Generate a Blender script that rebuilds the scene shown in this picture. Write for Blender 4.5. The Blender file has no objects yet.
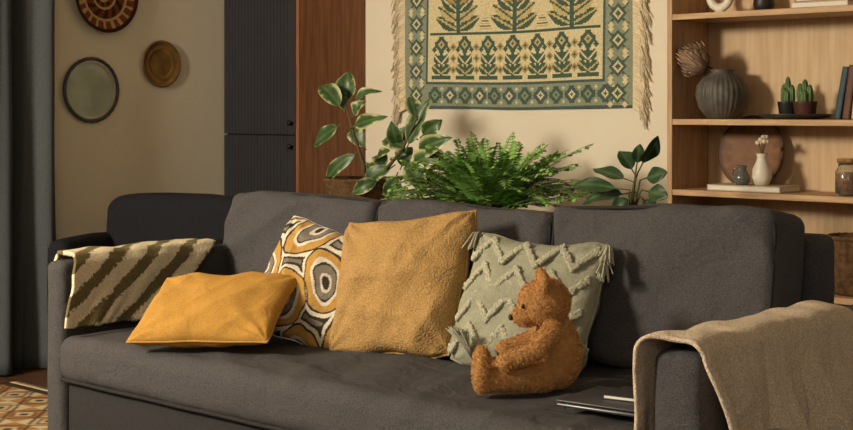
import bpy, math, random, bisect
from mathutils import Vector, Matrix, noise
SC = bpy.context.scene
COL = SC.collection
RN = random.Random(7)
pi = math.pi
TH = math.radians(42.33)
cT, sT = math.cos(TH), math.sin(TH)
CAM = Vector((3.585, -2.322, 1.10))
FPX = 1400.0

def at(px, py, y):
    """room point on the vertical plane y seen at a photo pixel"""
    a = (px - 426.5) / FPX
    dy = y - CAM.y
    dx = dy * (a * cT - sT) / (cT + a * sT)
    Y = -dx * sT + dy * cT
    return Vector((CAM.x + dx, y, CAM.z - (py - 110.0) * Y / FPX))

def lin(r, g, b):
    f = lambda v: (v / 255 / 12.92) if v / 255 <= .04045 else ((v / 255 + .055) / 1.055) ** 2.4
    return (f(r), f(g), f(b))

# ---------------------------------------------------------------- materials
def mat(name, c1, c2=None, scale=12, rough=.7, bump=0.0, bscale=200, btype='noise', metal=0.0, sheen=0.0,
        attr=False, stretch=None, trans=0.0, detail=4, ior=1.45, lo=.35, hi=.65, mlo=.76, crease=0.0):
    m = bpy.data.materials.new(name); m.use_nodes = True
    nt = m.node_tree; N = nt.nodes; L = nt.links
    p = N['Principled BSDF']
    p.inputs['Roughness'].default_value = rough
    p.inputs['Metallic'].default_value = metal
    p.inputs['IOR'].default_value = ior
    if trans: p.inputs['Transmission Weight'].default_value = trans
    if sheen:
        p.inputs['Sheen Weight'].default_value = sheen
        p.inputs['Sheen Roughness'].default_value = .5
    if rough > .8: p.inputs['Specular IOR Level'].default_value = .2
    tc = N.new('ShaderNodeTexCoord'); mp = N.new('ShaderNodeMapping')
    L.new(tc.outputs['Object'], mp.inputs['Vector'])
    if stretch: mp.inputs['Scale'].default_value = stretch
    nz = N.new('ShaderNodeTexNoise'); nz.inputs['Scale'].default_value = scale; nz.inputs['Detail'].default_value = detail
    L.new(mp.outputs[0], nz.inputs['Vector'])
    rp = N.new('ShaderNodeValToRGB'); rp.color_ramp.elements[0].position = lo; rp.color_ramp.elements[1].position = hi
    L.new(nz.outputs['Fac'], rp.inputs['Fac'])
    if attr:
        at_ = N.new('ShaderNodeAttribute'); at_.attribute_name = 'Col'
        rp.color_ramp.elements[0].color = (mlo, mlo, mlo, 1); rp.color_ramp.elements[1].color = (1.06, 1.06, 1.06, 1)
        mx = N.new('ShaderNodeMix'); mx.data_type = 'RGBA'; mx.blend_type = 'MULTIPLY'; mx.inputs['Factor'].default_value = 1
        L.new(at_.outputs['Color'], mx.inputs['A']); L.new(rp.outputs['Color'], mx.inputs['B'])
        L.new(mx.outputs['Result'], p.inputs['Base Color'])
    else:
        c2 = c2 or tuple(v * .8 for v in c1)
        rp.color_ramp.elements[0].color = (*c2, 1); rp.color_ramp.elements[1].color = (*c1, 1)
        L.new(rp.outputs['Color'], p.inputs['Base Color'])
    last = None
    if bump:
        if btype == 'voronoi':
            b = N.new('ShaderNodeTexVoronoi'); out = b.outputs['Distance']
        elif btype == 'wave':
            b = N.new('ShaderNodeTexWave'); out = b.outputs['Fac']; b.inputs['Distortion'].default_value = 1.5
        else:
            b = N.new('ShaderNodeTexNoise'); out = b.outputs['Fac']; b.inputs['Detail'].default_value = 3
        b.inputs['Scale'].default_value = bscale
        L.new(mp.outputs[0], b.inputs['Vector'])
        bp = N.new('ShaderNodeBump'); bp.inputs['Strength'].default_value = bump; bp.inputs['Distance'].default_value = .004
        L.new(out, bp.inputs['Height']); L.new(bp.outputs[0], p.inputs['Normal']); last = bp
    if crease:                                # soft broad wrinkles of cloth
        c = N.new('ShaderNodeTexNoise'); c.inputs['Scale'].default_value = 9; c.inputs['Detail'].default_value = 2
        c.inputs['Distortion'].default_value = 1.6
        L.new(tc.outputs['Object'], c.inputs['Vector'])
        b2 = N.new('ShaderNodeBump'); b2.inputs['Strength'].default_value = crease; b2.inputs['Distance'].default_value = .03
        L.new(c.outputs['Fac'], b2.inputs['Height'])
        if last: L.new(last.outputs[0], b2.inputs['Normal'])
        L.new(b2.outputs[0], p.inputs['Normal'])
    return m

M = dict(
 wall=mat('cream plaster', lin(230,221,200), lin(225,215,193), 2, .9, .1, 60),
 ceil=mat('white ceiling paint', lin(225,215,195), lin(218,206,184), 3, .9),
 floor=mat('floor planks', lin(96,66,44), lin(66,44,28), 6, .45, .1, 20, stretch=(1,12,1)),
 base=mat('white trim paint', lin(225,214,190), lin(214,202,176), 5, .6),
 sofa=mat('charcoal sofa fabric', lin(83,81,82), lin(62,60,61), 380, .95, .35, 420, detail=1, crease=.28),
 sofad=mat('charcoal piping', lin(52,51,52), lin(40,39,40), 420, .95, .2, 420, detail=1),
 foot=mat('black plastic', lin(25,24,24), lin(18,18,18), 10, .5),
 chair=mat('dark slate upholstery', lin(36,36,40), lin(26,26,30), 200, .9, .3, 300),
 mustard=mat('mustard waffle weave', lin(178,144,92), lin(150,117,70), 300, .95, .5, 180, 'voronoi', detail=1, crease=.2),
 gold=mat('golden linen', lin(186,141,68), lin(170,126,57), 220, .9, .2, 350, crease=.2),
 sage=mat('sage linen', lin(156,155,134), lin(138,137,117), 250, .95, .3, 350, crease=.3),
 sagelt=mat('pale sage yarn', lin(186,183,160), lin(156,154,131), 220, .95, .5, 400),
 attrf=mat('dyed cloth', (1,1,1), None, 160, .92, .3, 380, attr=True, mlo=.84, crease=.3),
 woven=mat('handwoven wool', (1,1,1), None, 130, .95, .5, 300, attr=True, mlo=.86),
 knit=mat('knitted wool', (1,1,1), None, 160, .95, .6, 200, 'voronoi', attr=True, mlo=.82),
 throw=mat('tan wool throw', lin(222,204,180), lin(182,164,140), 260, .97, .9, 300, detail=2, crease=.4),
 leafa=mat('leaf blade', (1,1,1), None, 30, .4, .1, 60, attr=True),
 stem=mat('green stem', lin(92,98,52), lin(70,70,38), 30, .6),
 bark=mat('brown stem', lin(96,76,48), lin(70,54,34), 30, .7),
 soil=mat('potting soil', lin(48,36,27), lin(30,22,16), 60, .95, .6, 80),
 wicker=mat('wicker', lin(140,104,66), lin(96,68,40), 60, .8, .9, 90, 'wave'),
 pot=mat('terracotta glaze', lin(110,82,62), lin(92,68,50), 10, .5),
 oak=mat('light oak', lin(204,168,124), lin(176,138,98), 5, .55, .12, 14, stretch=(1.2,14,14)),
 oakv=mat('light oak upright', lin(196,158,116), lin(168,130,92), 5, .55, .12, 14, stretch=(14,14,1.2)),
 oakb=mat('oak back panel', lin(212,182,142), lin(196,164,124), 4, .6, stretch=(12,12,1)),
 walnut=mat('red brown veneer', lin(146,94,56), lin(114,68,40), 4, .5, .1, 14, stretch=(12,12,1)),
 ward=mat('blue black lacquer', lin(38,38,42), lin(31,31,35), 5, .6),
 brassd=mat('dark brass', lin(150,116,66), lin(118,88,48), 14, .3, .1, 40, metal=.5),
 pewter=mat('pewter', lin(168,174,162), lin(142,148,138), 6, .2, .1, 30, metal=.4),
 pewterd=mat('dark pewter rim', lin(86,84,76), lin(64,63,57), 20, .45, metal=.3),
 curtain=mat('slate grey curtain', lin(80,85,88), lin(68,72,75), 200, .9, .3, 400),
 steel=mat('black steel', lin(30,30,30), lin(24,24,24), 10, .4, metal=.6),
 vase=mat('grey stoneware', lin(98,92,84), lin(74,70,64), 25, .55, .1, 80),
 white=mat('white ceramic', lin(228,220,204), lin(214,204,186), 12, .35),
 dish=mat('dark green dish glaze', lin(58,62,52), lin(44,48,40), 14, .35),
 blackpot=mat('black pot glaze', lin(38,36,36), lin(28,27,27), 14, .45),
 rustpot=mat('rust pot glaze', lin(88,48,38), lin(66,36,28), 14, .5),
 cactus=mat('cactus skin', lin(100,126,74), lin(68,94,52), 60, .6, .4, 120),
 woodpl=mat('brown decorated plate', (1,1,1), None, 20, .6, attr=True),
 glass=mat('clear glass', lin(235,235,225), lin(230,230,220), 5, .05, trans=.95),
 smoke=mat('smoky glass', lin(150,156,146), lin(130,136,126), 5, .08, trans=.6),
 amber=mat('amber grain', lin(190,122,54), lin(140,84,32), 90, .8, .6, 120),
 cork=mat('cork', lin(176,134,88), lin(130,94,58), 90, .9, .3, 120),
 cotton=mat('cotton fluff', lin(226,210,186), lin(196,178,150), 60, .97, .6, 120),
 protea=mat('dried petal', (1,1,1), None, 30, .85, attr=True),
 page=mat('paper pages', lin(232,228,218), lin(214,208,196), 200, .9, stretch=(1,1,20)),
 bktan=mat('tan cover', lin(176,142,98), lin(160,126,84), 20, .7),
 bkteal=mat('teal cover', lin(46,76,84), lin(38,64,72), 20, .6),
 bkbrown=mat('brown cover', lin(104,62,40), lin(86,50,32), 20, .6),
 bkcream=mat('cream cover', lin(206,192,160), lin(190,176,144), 20, .7),
 bkdark=mat('dark cover', lin(44,40,41), lin(34,31,32), 20, .6),
 bear=mat('plush fur', (1,1,1), None, 80, .95, .2, 140, attr=True, mlo=.85),
 eye=mat('black glass bead', lin(12,10,9), lin(8,7,6), 5, .12),
 nose=mat('stitched nose thread', lin(52,32,20), lin(40,24,14), 60, .7),
 lap=mat('space grey metal', lin(104,104,106), lin(92,92,94), 10, .35, metal=.6),
 lapd=mat('grey lid metal', lin(70,70,73), lin(60,60,63), 10, .4, metal=.3),
)

# ---------------------------------------------------------------- mesh builder
class MB:
    def __init__(s): s.v = []; s.f = []; s.c = []
    def add(s, vs, fs, col=(1,1,1), cols=None):
        o = len(s.v)
        s.v += [Vector(p) for p in vs]
        s.f += [tuple(i + o for i in q) for q in fs]
        s.c += cols if cols else [col] * len(vs)
        return s
    def xf(s, mtx):
        s.v = [mtx @ p for p in s.v]; return s

def make(name, mb, m, parent=None, smooth=True, loc=None, rot=None):
    me = bpy.data.meshes.new(name)
    me.from_pydata([tuple(p) for p in mb.v], [], mb.f)
    me.validate(); me.update()
    if len(me.vertices) == len(mb.c):
        ca = me.color_attributes.new('Col', 'FLOAT_COLOR', 'POINT')
        buf = []
        for q in mb.c: buf += [q[0], q[1], q[2], 1.0]
        ca.data.foreach_set('color', buf)
    me.materials.append(m)
    me.polygons.foreach_set('use_smooth', [smooth] * len(me.polygons))
    o = bpy.data.objects.new(name, me); COL.objects.link(o)
    if parent is not None: o.parent = parent
    if loc is not None: o.location = loc
    if rot is not None: o.rotation_euler = rot
    return o

def thing(name, label, cat, loc=(0,0,0), rot=(0,0,0), group=None):
    o = bpy.data.objects.new(name, None); COL.objects.link(o)
    o.location = loc; o.rotation_euler = rot; o.empty_display_size = .1
    return tag(o, label, cat, group)
def tag(o, label, cat, group=None):
    o['label'] = label; o['category'] = cat
    if group: o['group'] = group
    return o
def struct(name, mb, m, smooth=False):
    o = make(name, mb, m, None, smooth); o['kind'] = 'structure'; return o

def lattice(mb, X, Y, Z, r, crown=(0,0,0), amp=0, fs=4, seed=0, cen=(0,0,0), post=None):
    a, b, c = X[-1], Y[-1], Z[-1]
    nx, ny, nz = len(X)-1, len(Y)-1, len(Z)-1
    idx = {}; vs = []; fs_ = []
    r = min(r, a, b, c)
    off = Vector((seed*7.1, seed*3.3, seed*1.7))
    def vert(i, j, k):
        if (i,j,k) in idx: return idx[(i,j,k)]
        p = Vector((X[i], Y[j], Z[k]))
        co = Vector((max(-a+r, min(a-r, p.x)), max(-b+r, min(b-r, p.y)), max(-c+r, min(c-r, p.z))))
        d = p - co
        if d.length > 1e-9: d = d.normalized() * r
        q = co + d
        u, v, w = q.x/a, q.y/b, q.z/c
        q.x += crown[0]*u*(1-v*v)*(1-w*w); q.y += crown[1]*v*(1-u*u)*(1-w*w); q.z += crown[2]*w*(1-u*u)*(1-v*v)
        if amp:
            n = noise.noise_vector(q*fs + off)*amp + noise.noise_vector(q*fs*2.7 + off)*amp*.45
            q += n
        if post: q = post(q, u, v, w)
        vs.append(q + Vector(cen)); idx[(i,j,k)] = len(vs)-1
        return idx[(i,j,k)]
    for i in range(nx):
        for j in range(ny):
            fs_.append((vert(i,j,0),vert(i,j+1,0),vert(i+1,j+1,0),vert(i+1,j,0)))
            fs_.append((vert(i,j,nz),vert(i+1,j,nz),vert(i+1,j+1,nz),vert(i,j+1,nz)))
    for i in range(nx):
        for k in range(nz):
            fs_.append((vert(i,0,k),vert(i+1,0,k),vert(i+1,0,k+1),vert(i,0,k+1)))
            fs_.append((vert(i,ny,k),vert(i,ny,k+1),vert(i+1,ny,k+1),vert(i+1,ny,k)))
    for j in range(ny):
        for k in range(nz):
            fs_.append((vert(0,j,k),vert(0,j,k+1),vert(0,j+1,k+1),vert(0,j+1,k)))
            fs_.append((vert(nx,j,k),vert(nx,j+1,k),vert(nx,j+1,k+1),vert(nx,j,k+1)))
    mb.add(vs, fs_); return mb

def dist(h, n, k=.75):
    return [h*(2*(t - k*math.sin(2*pi*t)/(2*pi)) - 1) for t in (i/n for i in range(n+1))]
def softbox(mb, w, d, h, r, n=(20,8,14), **kw):
    return lattice(mb, dist(w/2,n[0]), dist(d/2,n[1]), dist(h/2,n[2]), r, **kw)
def rbox(mb, x0, x1, y0, y1, z0, z1, b=.003):
    a, e, c = (x1-x0)/2, (y1-y0)/2, (z1-z0)/2
    b = min(b, a*.9, e*.9, c*.9)
    ax = lambda h: [-h, -h+b, h-b, h]
    return lattice(mb, ax(a), ax(e), ax(c), b, cen=((x0+x1)/2,(y0+y1)/2,(z0+z1)/2))

def tube(mb, pts, rad, seg=8, closed=False, col=(1,1,1)):
    pts = [Vector(p) for p in pts]; n = len(pts); vs = []; fs = []
    rr = rad if isinstance(rad, (list,tuple)) else [rad]*n
    prev = None
    for i, p in enumerate(pts):
        if closed: t = pts[(i+1)%n] - pts[i-1]
        else: t = pts[min(i+1,n-1)] - pts[max(i-1,0)]
        t = t.normalized() if t.length > 1e-9 else Vector((0,0,1))
        if prev is None:
            ref = Vector((0,0,1)) if abs(t.z) < .9 else Vector((1,0,0))
            a = t.cross(ref).normalized()
        else:
            a = (prev - t*prev.dot(t)); a = a.normalized() if a.length > 1e-6 else t.orthogonal().normalized()
        prev = a; b = t.cross(a)
        for k in range(seg):
            g = 2*pi*k/seg
            vs.append(p + (a*math.cos(g) + b*math.sin(g))*rr[i])
    for i in range(n if closed else n-1):
        i2 = (i+1) % n
        for k in range(seg):
            k2 = (k+1) % seg
            fs.append((i*seg+k, i*seg+k2, i2*seg+k2, i2*seg+k))
    if not closed:
        fs.append(tuple(range(seg-1,-1,-1))); fs.append(tuple((n-1)*seg+k for k in range(seg)))
    mb.add(vs, fs, col); return mb

def lathe(mb, prof, seg=40, rf=None, cf=None, cen=(0,0,0)):
    vs = []; fs = []; cs = []
    n = len(prof); cen = Vector(cen)
    for i, (r, z) in enumerate(prof):
        for k in range(seg):
            g = 2*pi*k/seg
            q = r*(rf(g, z) if rf else 1)
            vs.append(cen + Vector((q*math.cos(g), q*math.sin(g), z)))
            cs.append(cf(g, r, z, i) if cf else (1,1,1))
    for i in range(n-1):
        for k in range(seg):
            k2 = (k+1) % seg
            fs.append((i*seg+k, i*seg+k2, (i+1)*seg+k2, (i+1)*seg+k))
    fs.append(tuple(range(seg-1,-1,-1))); fs.append(tuple((n-1)*seg+k for k in range(seg)))
    mb.add(vs, fs, cols=cs); return mb

def ball(mb, cen, rad, seg=16, rings=10, col=(1,1,1), mtx=None):
    rad = rad if isinstance(rad, (tuple,list)) else (rad,)*3
    vs = [Vector((0,0,-1))]; fs = []
    for i in range(1, rings):
        f = -pi/2 + pi*i/rings
        for k in range(seg):
            g = 2*pi*k/seg
            vs.append(Vector((math.cos(f)*math.cos(g), math.cos(f)*math.sin(g), math.sin(f))))
    vs.append(Vector((0,0,1)))
    for k in range(seg): fs.append((0, 1+(k+1)%seg, 1+k))
    for i in range(rings-2):
        for k in range(seg):
            a = 1+i*seg+k; b = 1+i*seg+(k+1)%seg
            fs.append((a, b, b+seg, a+seg))
    t = len(vs)-1; o = 1+(rings-2)*seg
    for k in range(seg): fs.append((o+k, o+(k+1)%seg, t))
    out = []
    for v in vs:
        q = Vector((v.x*rad[0], v.y*rad[1], v.z*rad[2]))
        if mtx: q = mtx @ q
        out.append(q + Vector(cen))
    mb.add(out, fs, col); return mb

def leaf(mb, base, tip, w, nrm, bend=.02, fold=.15, cf=None, m=10, shape=.85):
    base = Vector(base); tip = Vector(tip); d = tip-base; L = d.length; d = d/L
    n = Vector(nrm); n = (n - d*n.dot(d)).normalized(); sd = d.cross(n)
    vs = []; fs = []; cs = []
    J = [-1,-.82,-.6,-.3,0,.3,.6,.82,1]
    for i in range(m+1):
        t = i/m
        ww = w*.5*max(.02, math.sin(pi*min(1,t**shape)))**.8 if 0 < t < 1 else w*.012
        cc = base + d*L*t + n*bend*math.sin(pi*t) - Vector((0,0,1))*bend*.8*t*t
        for j in J:
            vs.append(cc + sd*ww*j + n*(abs(j)*ww*fold + .004*math.sin(9*t+j*3)*abs(j)))
            cs.append(cf(t, j) if cf else (1,1,1))
    q = len(J)
    for i in range(m):
        for j in range(q-1):
            a = i*q+j; fs.append((a, a+1, a+q+1, a+q))
    mb.add(vs, fs, cols=cs); return mb

def sheet(mb, fn, nu, nv, cf=None):
    vs = []; cs = []; fs = []
    for i in range(nu+1):
        for j in range(nv+1):
            vs.append(Vector(fn(i/nu, j/nv))); cs.append(cf(i/nu, j/nv) if cf else (1,1,1))
    for i in range(nu):
        for j in range(nv):
            a = i*(nv+1)+j; fs.append((a, a+nv+1, a+nv+2, a+1))
    mb.add(vs, fs, cols=cs); return mb
def solid(o, t, off=0):
    md = o.modifiers.new('thickness', 'SOLIDIFY'); md.thickness = t; md.offset = off; return o

# ================================================================ the room
XL, YB, XR, YF, HC = -1.753, 2.50, 4.6, -4.2, 2.6
b = MB(); rbox(b, XL-.12, XR, YB, YB+.12, 0, HC, .001); struct('wall_back', b, M['wall'])
b = MB(); rbox(b, XL-.12, XL, YF, YB-.001, 0, HC, .001); struct('wall_left', b, M['wall'])
b = MB(); rbox(b, XL-.12, XR, YF, YB+.12, -.1, 0, .001); struct('floor', b, M['floor'])
b = MB(); rbox(b, XL-.12, XR, YF, YB+.12, HC, HC+.1, .001); struct('ceiling', b, M['ceil'])
b = MB(); rbox(b, -1.19, .67, YB-.016, YB, .0, .09, .004); struct('baseboard_back', b, M['base'])
b = MB(); rbox(b, XL, XL+.016, YF, 2.05, 0, .09, .004); struct('baseboard_left', b, M['base'])

# ================================================================ sofa
SL = 2.055                                   # inner width between the arms
sofa = thing('sofa', 'long charcoal grey fabric three-cushion sofa holding the pillows and teddy bear', 'sofa', (0,0,0))
b = MB(); rbox(b, .0, SL, .03, .93, .06, .295, .015); make('base', b, M['sofad'], sofa)
def ridge(p, ang, f, seed):
    s = p[0]*math.cos(ang)+p[1]*math.sin(ang); t = -p[0]*math.sin(ang)+p[1]*math.cos(ang)
    n = noise.noise(Vector((s*f, t*f*.22, seed)))
    return 1-min(1, abs(n)*3.2)              # thin raised crease lines
def seatpost(q, u, v, w):
    if w > .3:
        q.z += .008*ridge((q.x,q.y), .25, 5, 1.5) + .007*ridge((q.x,q.y), 1.2, 6, 4.5) - .005
        q.z += .004*noise.noise(Vector((q.x*2.2, q.y*9, 2)))
    if v < -.5: q.y += .004*noise.noise(Vector((q.x*7, q.z*6, 5))) - .005*ridge((q.x,q.z), 1.4, 6, 2.5)
    return q
b = MB(); softbox(b, SL+.022, .86, .140, .045, (170,60,12), crown=(0,0,.008), amp=.002, fs=6, seed=3, cen=(SL/2-.004,.43,.367), post=seatpost)
seat = make('seat_cushion', b, M['sofa'], sofa)
b = MB(); tube(b, [(x*SL/40, .010+.0015*math.sin(x), .304) for x in range(41)], .006, 6); make('piping', b, M['sofad'], seat)
for x0, wa, za in ((-.090, .09, .65), (SL, .115, .632)):
    b = MB()
    softbox(b, wa, .93, za-.06, .026, (8,30,20), crown=(.004,0,.004), amp=.0025, fs=7, seed=x0, cen=(x0+wa/2, .475, .06+(za-.06)/2))
    arm = make('arm', b, M['sofa'], sofa)
b = MB(); softbox(b, 1.985, .11, .72, .03, (50,6,20), amp=.003, fs=6, seed=9, cen=(.9925, .915, .43)); make('back_frame', b, M['sofa'], sofa)
CW = .667
for i in range(3):
    w = CW - .004
    hgt = (.402, .396, .420)[i]
    def bp(q, u, v, w_, i=i):
        q.z += -.014*(abs(u)**4)*max(0, w_) + .014*noise.noise(Vector((q.x*3.5+i*9, q.z*2, 1)))*max(0, w_)
        q.z -= .012*(1-u*u)*max(0,w_)
        if v < -.4:
            e = .35+.65*max(abs(u), abs(w_))
            q.y -= e*(.020*ridge((q.x+i*3,q.z), .9, 4.5, i+.5) + .018*ridge((q.x+i*5,q.z), 2.2, 5, i+7.5)) - .013
            q.y += .018*noise.noise(Vector((q.x*5+i*7, q.z*5, 3)))
        return q
    b = MB(); softbox(b, w, .18, hgt, .030, (80,10,60), crown=(.004,.032,.008), amp=.005, fs=5, seed=i+1, post=bp)
    mt = Matrix.Translation((-.036+CW*(i+.5), .745, .435+hgt/2)) @ Matrix.Rotation(math.radians(-8), 4, 'X')
    b.xf(mt); cu = make('back_cushion', b, M['sofa'], sofa)
    pts = []
    hw, hh = w/2-.005, hgt/2-.004
    for k in range(80):
        g = 2*pi*k/80; ex = .16
        pts.append(Vector((hw*math.copysign(abs(math.cos(g))**ex, math.cos(g)), -.072, hh*math.copysign(abs(math.sin(g))**ex, math.sin(g)))))
    for p in pts: p.z += -.014*(abs(p.x/hw)**4)*max(0, p.z/hh) - (.012*(1-(p.x/hw)**2)-.014*noise.noise(Vector((p.x*3.5+i*9, p.z*2, 1))))*max(0,p.z/hh)
    b = MB(); tube(b, pts, .005, 6, True); b.xf(mt); make('piping', b, M['sofad'], cu)
for fx in (.02, SL-.02):
    for fy in (.1, .85):
        b = MB(); lathe(b, [(.02,0),(.024,.005),(.026,.062)], 20, cen=(fx,fy,0)); make('foot', b, M['foot'], sofa)

# ---------------------------------------------------------------- pillows
def pillow(w, h, t, n=70, pinch=.07, amp=.006, seed=0, cf=None, sag=0, cz=1.0, edge=1.0, tips=.10):
    mb = MB(); idx = {}; vs = []; cs = []; fs = []
    sd = Vector((seed*5.3, seed*2.1, seed))
    def V(side, i, j):
        ed = i in (0,n) or j in (0,n)
        key = (0 if ed else side, i, j)
        if key in idx: return idx[key]
        u, v = -math.cos(pi*i/n)*.5+(-1+2*i/n)*.5, -math.cos(pi*j/n)*.5+(-1+2*j/n)*.5
        x = w/2*u*(1-pinch*(1-v*v)); z = h/2*v*(1-pinch*(1-u*u))
        prof = max(0, (1-u*u)*(1-v*v))**.42
        y = -side*t/2*prof
        r = math.hypot(abs(u)-1, abs(v)-1); ang = math.atan2(1-abs(v), 1-abs(u)+1e-5)
        cr = math.sin(ang*11 + seed)*.5*math.exp(-r*2.2)
        nz = noise.noise(Vector((x*9, z*9, side))+sd) + .5*noise.noise(Vector((x*22, z*22, side*2))+sd)
        fold = ridge((x,z), .6+seed, 7, seed+.3) + ridge((x,z), 2.0+seed*.7, 8, seed+5.3)
        y += -side*(cr*amp*2.0 + nz*amp + fold*amp*1.1*cz)*min(1, prof*1.6)
        x += edge*amp*1.1*noise.noise(Vector((z*14, u, 3))+sd); z += edge*amp*1.3*noise.noise(Vector((x*11, v, 8))+sd)
        cc = max(0, abs(u)+abs(v)-1.72)       # soft rounded tips
        x -= math.copysign(cc*w*tips, u); z -= math.copysign(cc*h*tips, v)
        z -= sag*(1-u*u)*max(0, v)
        vs.append(Vector((x, y, z+h/2))); cs.append(cf(u, v) if cf else (1,1,1)); idx[key] = len(vs)-1
        return idx[key]
    for side in (1,-1):
        for i in range(n):
            for j in range(n):
                q = (V(side,i,j), V(side,i+1,j), V(side,i+1,j+1), V(side,i,j+1))
                fs.append(q if side == 1 else q[::-1])
    mb.add(vs, fs, cols=cs)
    rim = [vs[V(1,i,0)] for i in range(n)] + [vs[V(1,n,j)] for j in range(n)] + [vs[V(1,i,n)] for i in range(n,0,-1)] + [vs[V(1,0,j)] for j in range(n,0,-1)]
    def surf(u, v):
        x = w/2*u*(1-pinch*(1-v*v)); z = h/2*v*(1-pinch*(1-u*u)) - sag*(1-u*u)*max(0, v)
        return Vector((x, -t/2*max(0,(1-u*u)*(1-v*v))**.42 - amp*.6, z+h/2))
    return mb, surf, rim
def put_pillow(b, rim, label, m, loc_, rot_, sr=.003):
    t = thing('throw_pillow', label, 'pillow', loc_, rot_, 'throw pillows on the sofa')
    make('cover', b, m, t)
    s = MB(); tube(s, rim, sr, 6, True); make('seam', s, m, t)
    return t
rd = math.radians
b, _, rim = pillow(.42, .41, .15, amp=.009, seed=1, pinch=.06, sag=.014, tips=.08)
sk = lambda p: Vector((p.x*(1+.07*(p.z/.41-.5)), p.y, p.z + .03*(p.x/.42)*(p.z/.41)))
b.v = [sk(p) for p in b.v]; rim = [sk(p) for p in rim]
put_pillow(b, rim, 'large square mustard waffle-weave pillow in the middle of the sofa', M['mustard'], (.988,.375,.436), (rd(-23), rd(-4), rd(10)), .004)
CRM, MUS, DRK, GRY = lin(214,205,184), lin(182,140,72), lin(56,49,44), lin(124,116,104)
def ogee(u, v):
    x, y = u*.80+.30+.08*math.sin(v*4), v*.76+.40+.08*math.sin(u*5)
    best = 9
    for ox, oy in ((0,0),(.5,.5)):
        fx = (x-ox) - round(x-ox); fy = (y-oy) - round(y-oy)
        fx *= 1.14; fy *= .86
        best = min(best, (abs(fx)**2.3+abs(fy)**2.3)**(1/2.3))
    d = best + .036*noise.noise(Vector((u*5, v*5, 0)))
    if d < .05: return DRK
    if d < .085: return CRM
    if d < .165: return GRY
    if d < .185: return DRK
    if d < .225: return CRM
    if d < .315: return MUS
    if d < .338: return DRK
    if d < .38: return CRM
    return DRK if d < .41 else GRY
b, _, rim = pillow(.385, .36, .14, n=190, amp=.008, seed=2, cf=ogee, cz=.8, pinch=.07)
put_pillow(b, rim, 'pillow printed with mustard, grey, white and black rounded rings, leaning behind the golden one', M['attrf'], (.660,.330,.438), (rd(-27), rd(15), rd(16)), .0025)
b, _, rim = pillow(.43, .30, .095, amp=.007, seed=5, edge=.5, pinch=.06, tips=.04)
put_pillow(b, rim, 'plain golden yellow pillow slumped flat near the striped blanket', M['gold'], (.580,.050,.470), (rd(-60), rd(-3), rd(25)))
b, surf, rim = pillow(.395, .37, .125, amp=.008, seed=4, pinch=.04, sag=.016)
t = put_pillow(b, rim, 'sage green pillow with tufted zigzag rows and corner tassels, behind the teddy bear', M['sage'], (1.360,.435,.436), (rd(-25), rd(2), rd(8)))
b = MB(); r2 = random.Random(3)
for row in range(4):
    v0 = .70 - row*.46
    for k in range(150):
        u = -.92 + 1.84*k/149
        ph = (u*1.9+.2) % 1
        v = v0 + .36*(abs(ph-.5)*2-.5)
        if abs(v) > .93: continue
        for q in range(5):
            p = surf(u+r2.uniform(-.012,.012), v+r2.uniform(-.050,.050))
            ball(b, p+Vector((0,-.004,0)), (r2.uniform(.004,.006), .007, r2.uniform(.004,.006)), 6, 4)
make('tufted_zigzag', b, M['sagelt'], t)
for (u, v, n) in ((.97,.97,46), (.97,-.93,70), (-.52,-.97,74), (-.97,.97,22), (.99,.74,30)):
    b = MB(); p0 = surf(u*.985, v*.985)
    for k in range(n):
        a = r2.uniform(0, 2*pi); sp = r2.uniform(.0,.024)
        dirx = .020*(1 if u > 0 else -.3)
        if v < -.9:                           # spread out over the seat
            pts = [p0, p0+Vector((dirx+sp*.4*math.cos(a), -.032, .022+sp*.3*math.sin(a))), p0+Vector((dirx*2.0+sp*1.2*math.cos(a), -.085+r2.uniform(-.016,.012), .044+abs(sp*.6*math.sin(a))))]
        else:
            pts = [p0, p0+Vector((dirx*.7+sp*.4*math.cos(a), sp*.5*math.sin(a)-.01, -.012)), p0+Vector((dirx+sp*math.cos(a), sp*math.sin(a)-.016, -.050+r2.uniform(-.012,.012)))]
        tube(b, pts, .0021, 4)
    make('tassel', b, M['sagelt'], t)

# ---------------------------------------------------------------- striped blanket on the far arm
def polypath(pts, n):
    pts = [Vector(p) for p in pts]; ls = [0]
    for i in range(1, len(pts)): ls.append(ls[-1] + (pts[i]-pts[i-1]).length)
    out = []
    for k in range(n+1):
        d = ls[-1]*k/n; i = 1
        while i < len(pts)-1 and ls[i] < d: i += 1
        f = (d-ls[i-1])/(ls[i]-ls[i-1]); out.append(pts[i-1].lerp(pts[i], f))
    return out
def arc(cx, cz, r, a0, a1, n=5):
    return [(cx+r*math.cos(a0+(a1-a0)*i/n), cz+r*math.sin(a0+(a1-a0)*i/n)) for i in range(n+1)]
NP = 60
pth = polypath([(-.103,.615)] + arc(-.070,.632,.034,pi,pi/2) + arc(-.012,.632,.034,pi/2,0) + [(.034,.56),(.050,.462)], NP)
CR2, OLV = lin(226,213,183), lin(114,103,70)
def bl(u, v):
    k = u*NP; i = min(NP-1, int(k)); p = pth[i].lerp(pth[i+1], k-i)
    down = max(0, (u-.40)/.60)
    y0 = .050 - .062*down
    y = y0 + (.54-.25*down**1.1)*v + .010*noise.noise(Vector((u*5, v*3, 0)))
    wv = .012*noise.noise(Vector((u*3, v*9, 4))) + .008*math.sin(v*11+u*4)*down
    return (p.x + (wv+.010)*down, y, p.y + .006*noise.noise(Vector((u*7,v*7,1))) + (.006 if .16<u<.44 else 0))
def blc(u, v):
    p = bl(u, v)
    e = (p[1] + .50*max(0,u-.1))/.132 + .07*noise.noise(Vector((u*7, v*12, 2))) + .10*noise.noise(Vector((u*50, v*50, 2)))
    return OLV if (e % 1) > .58 else CR2
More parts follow.
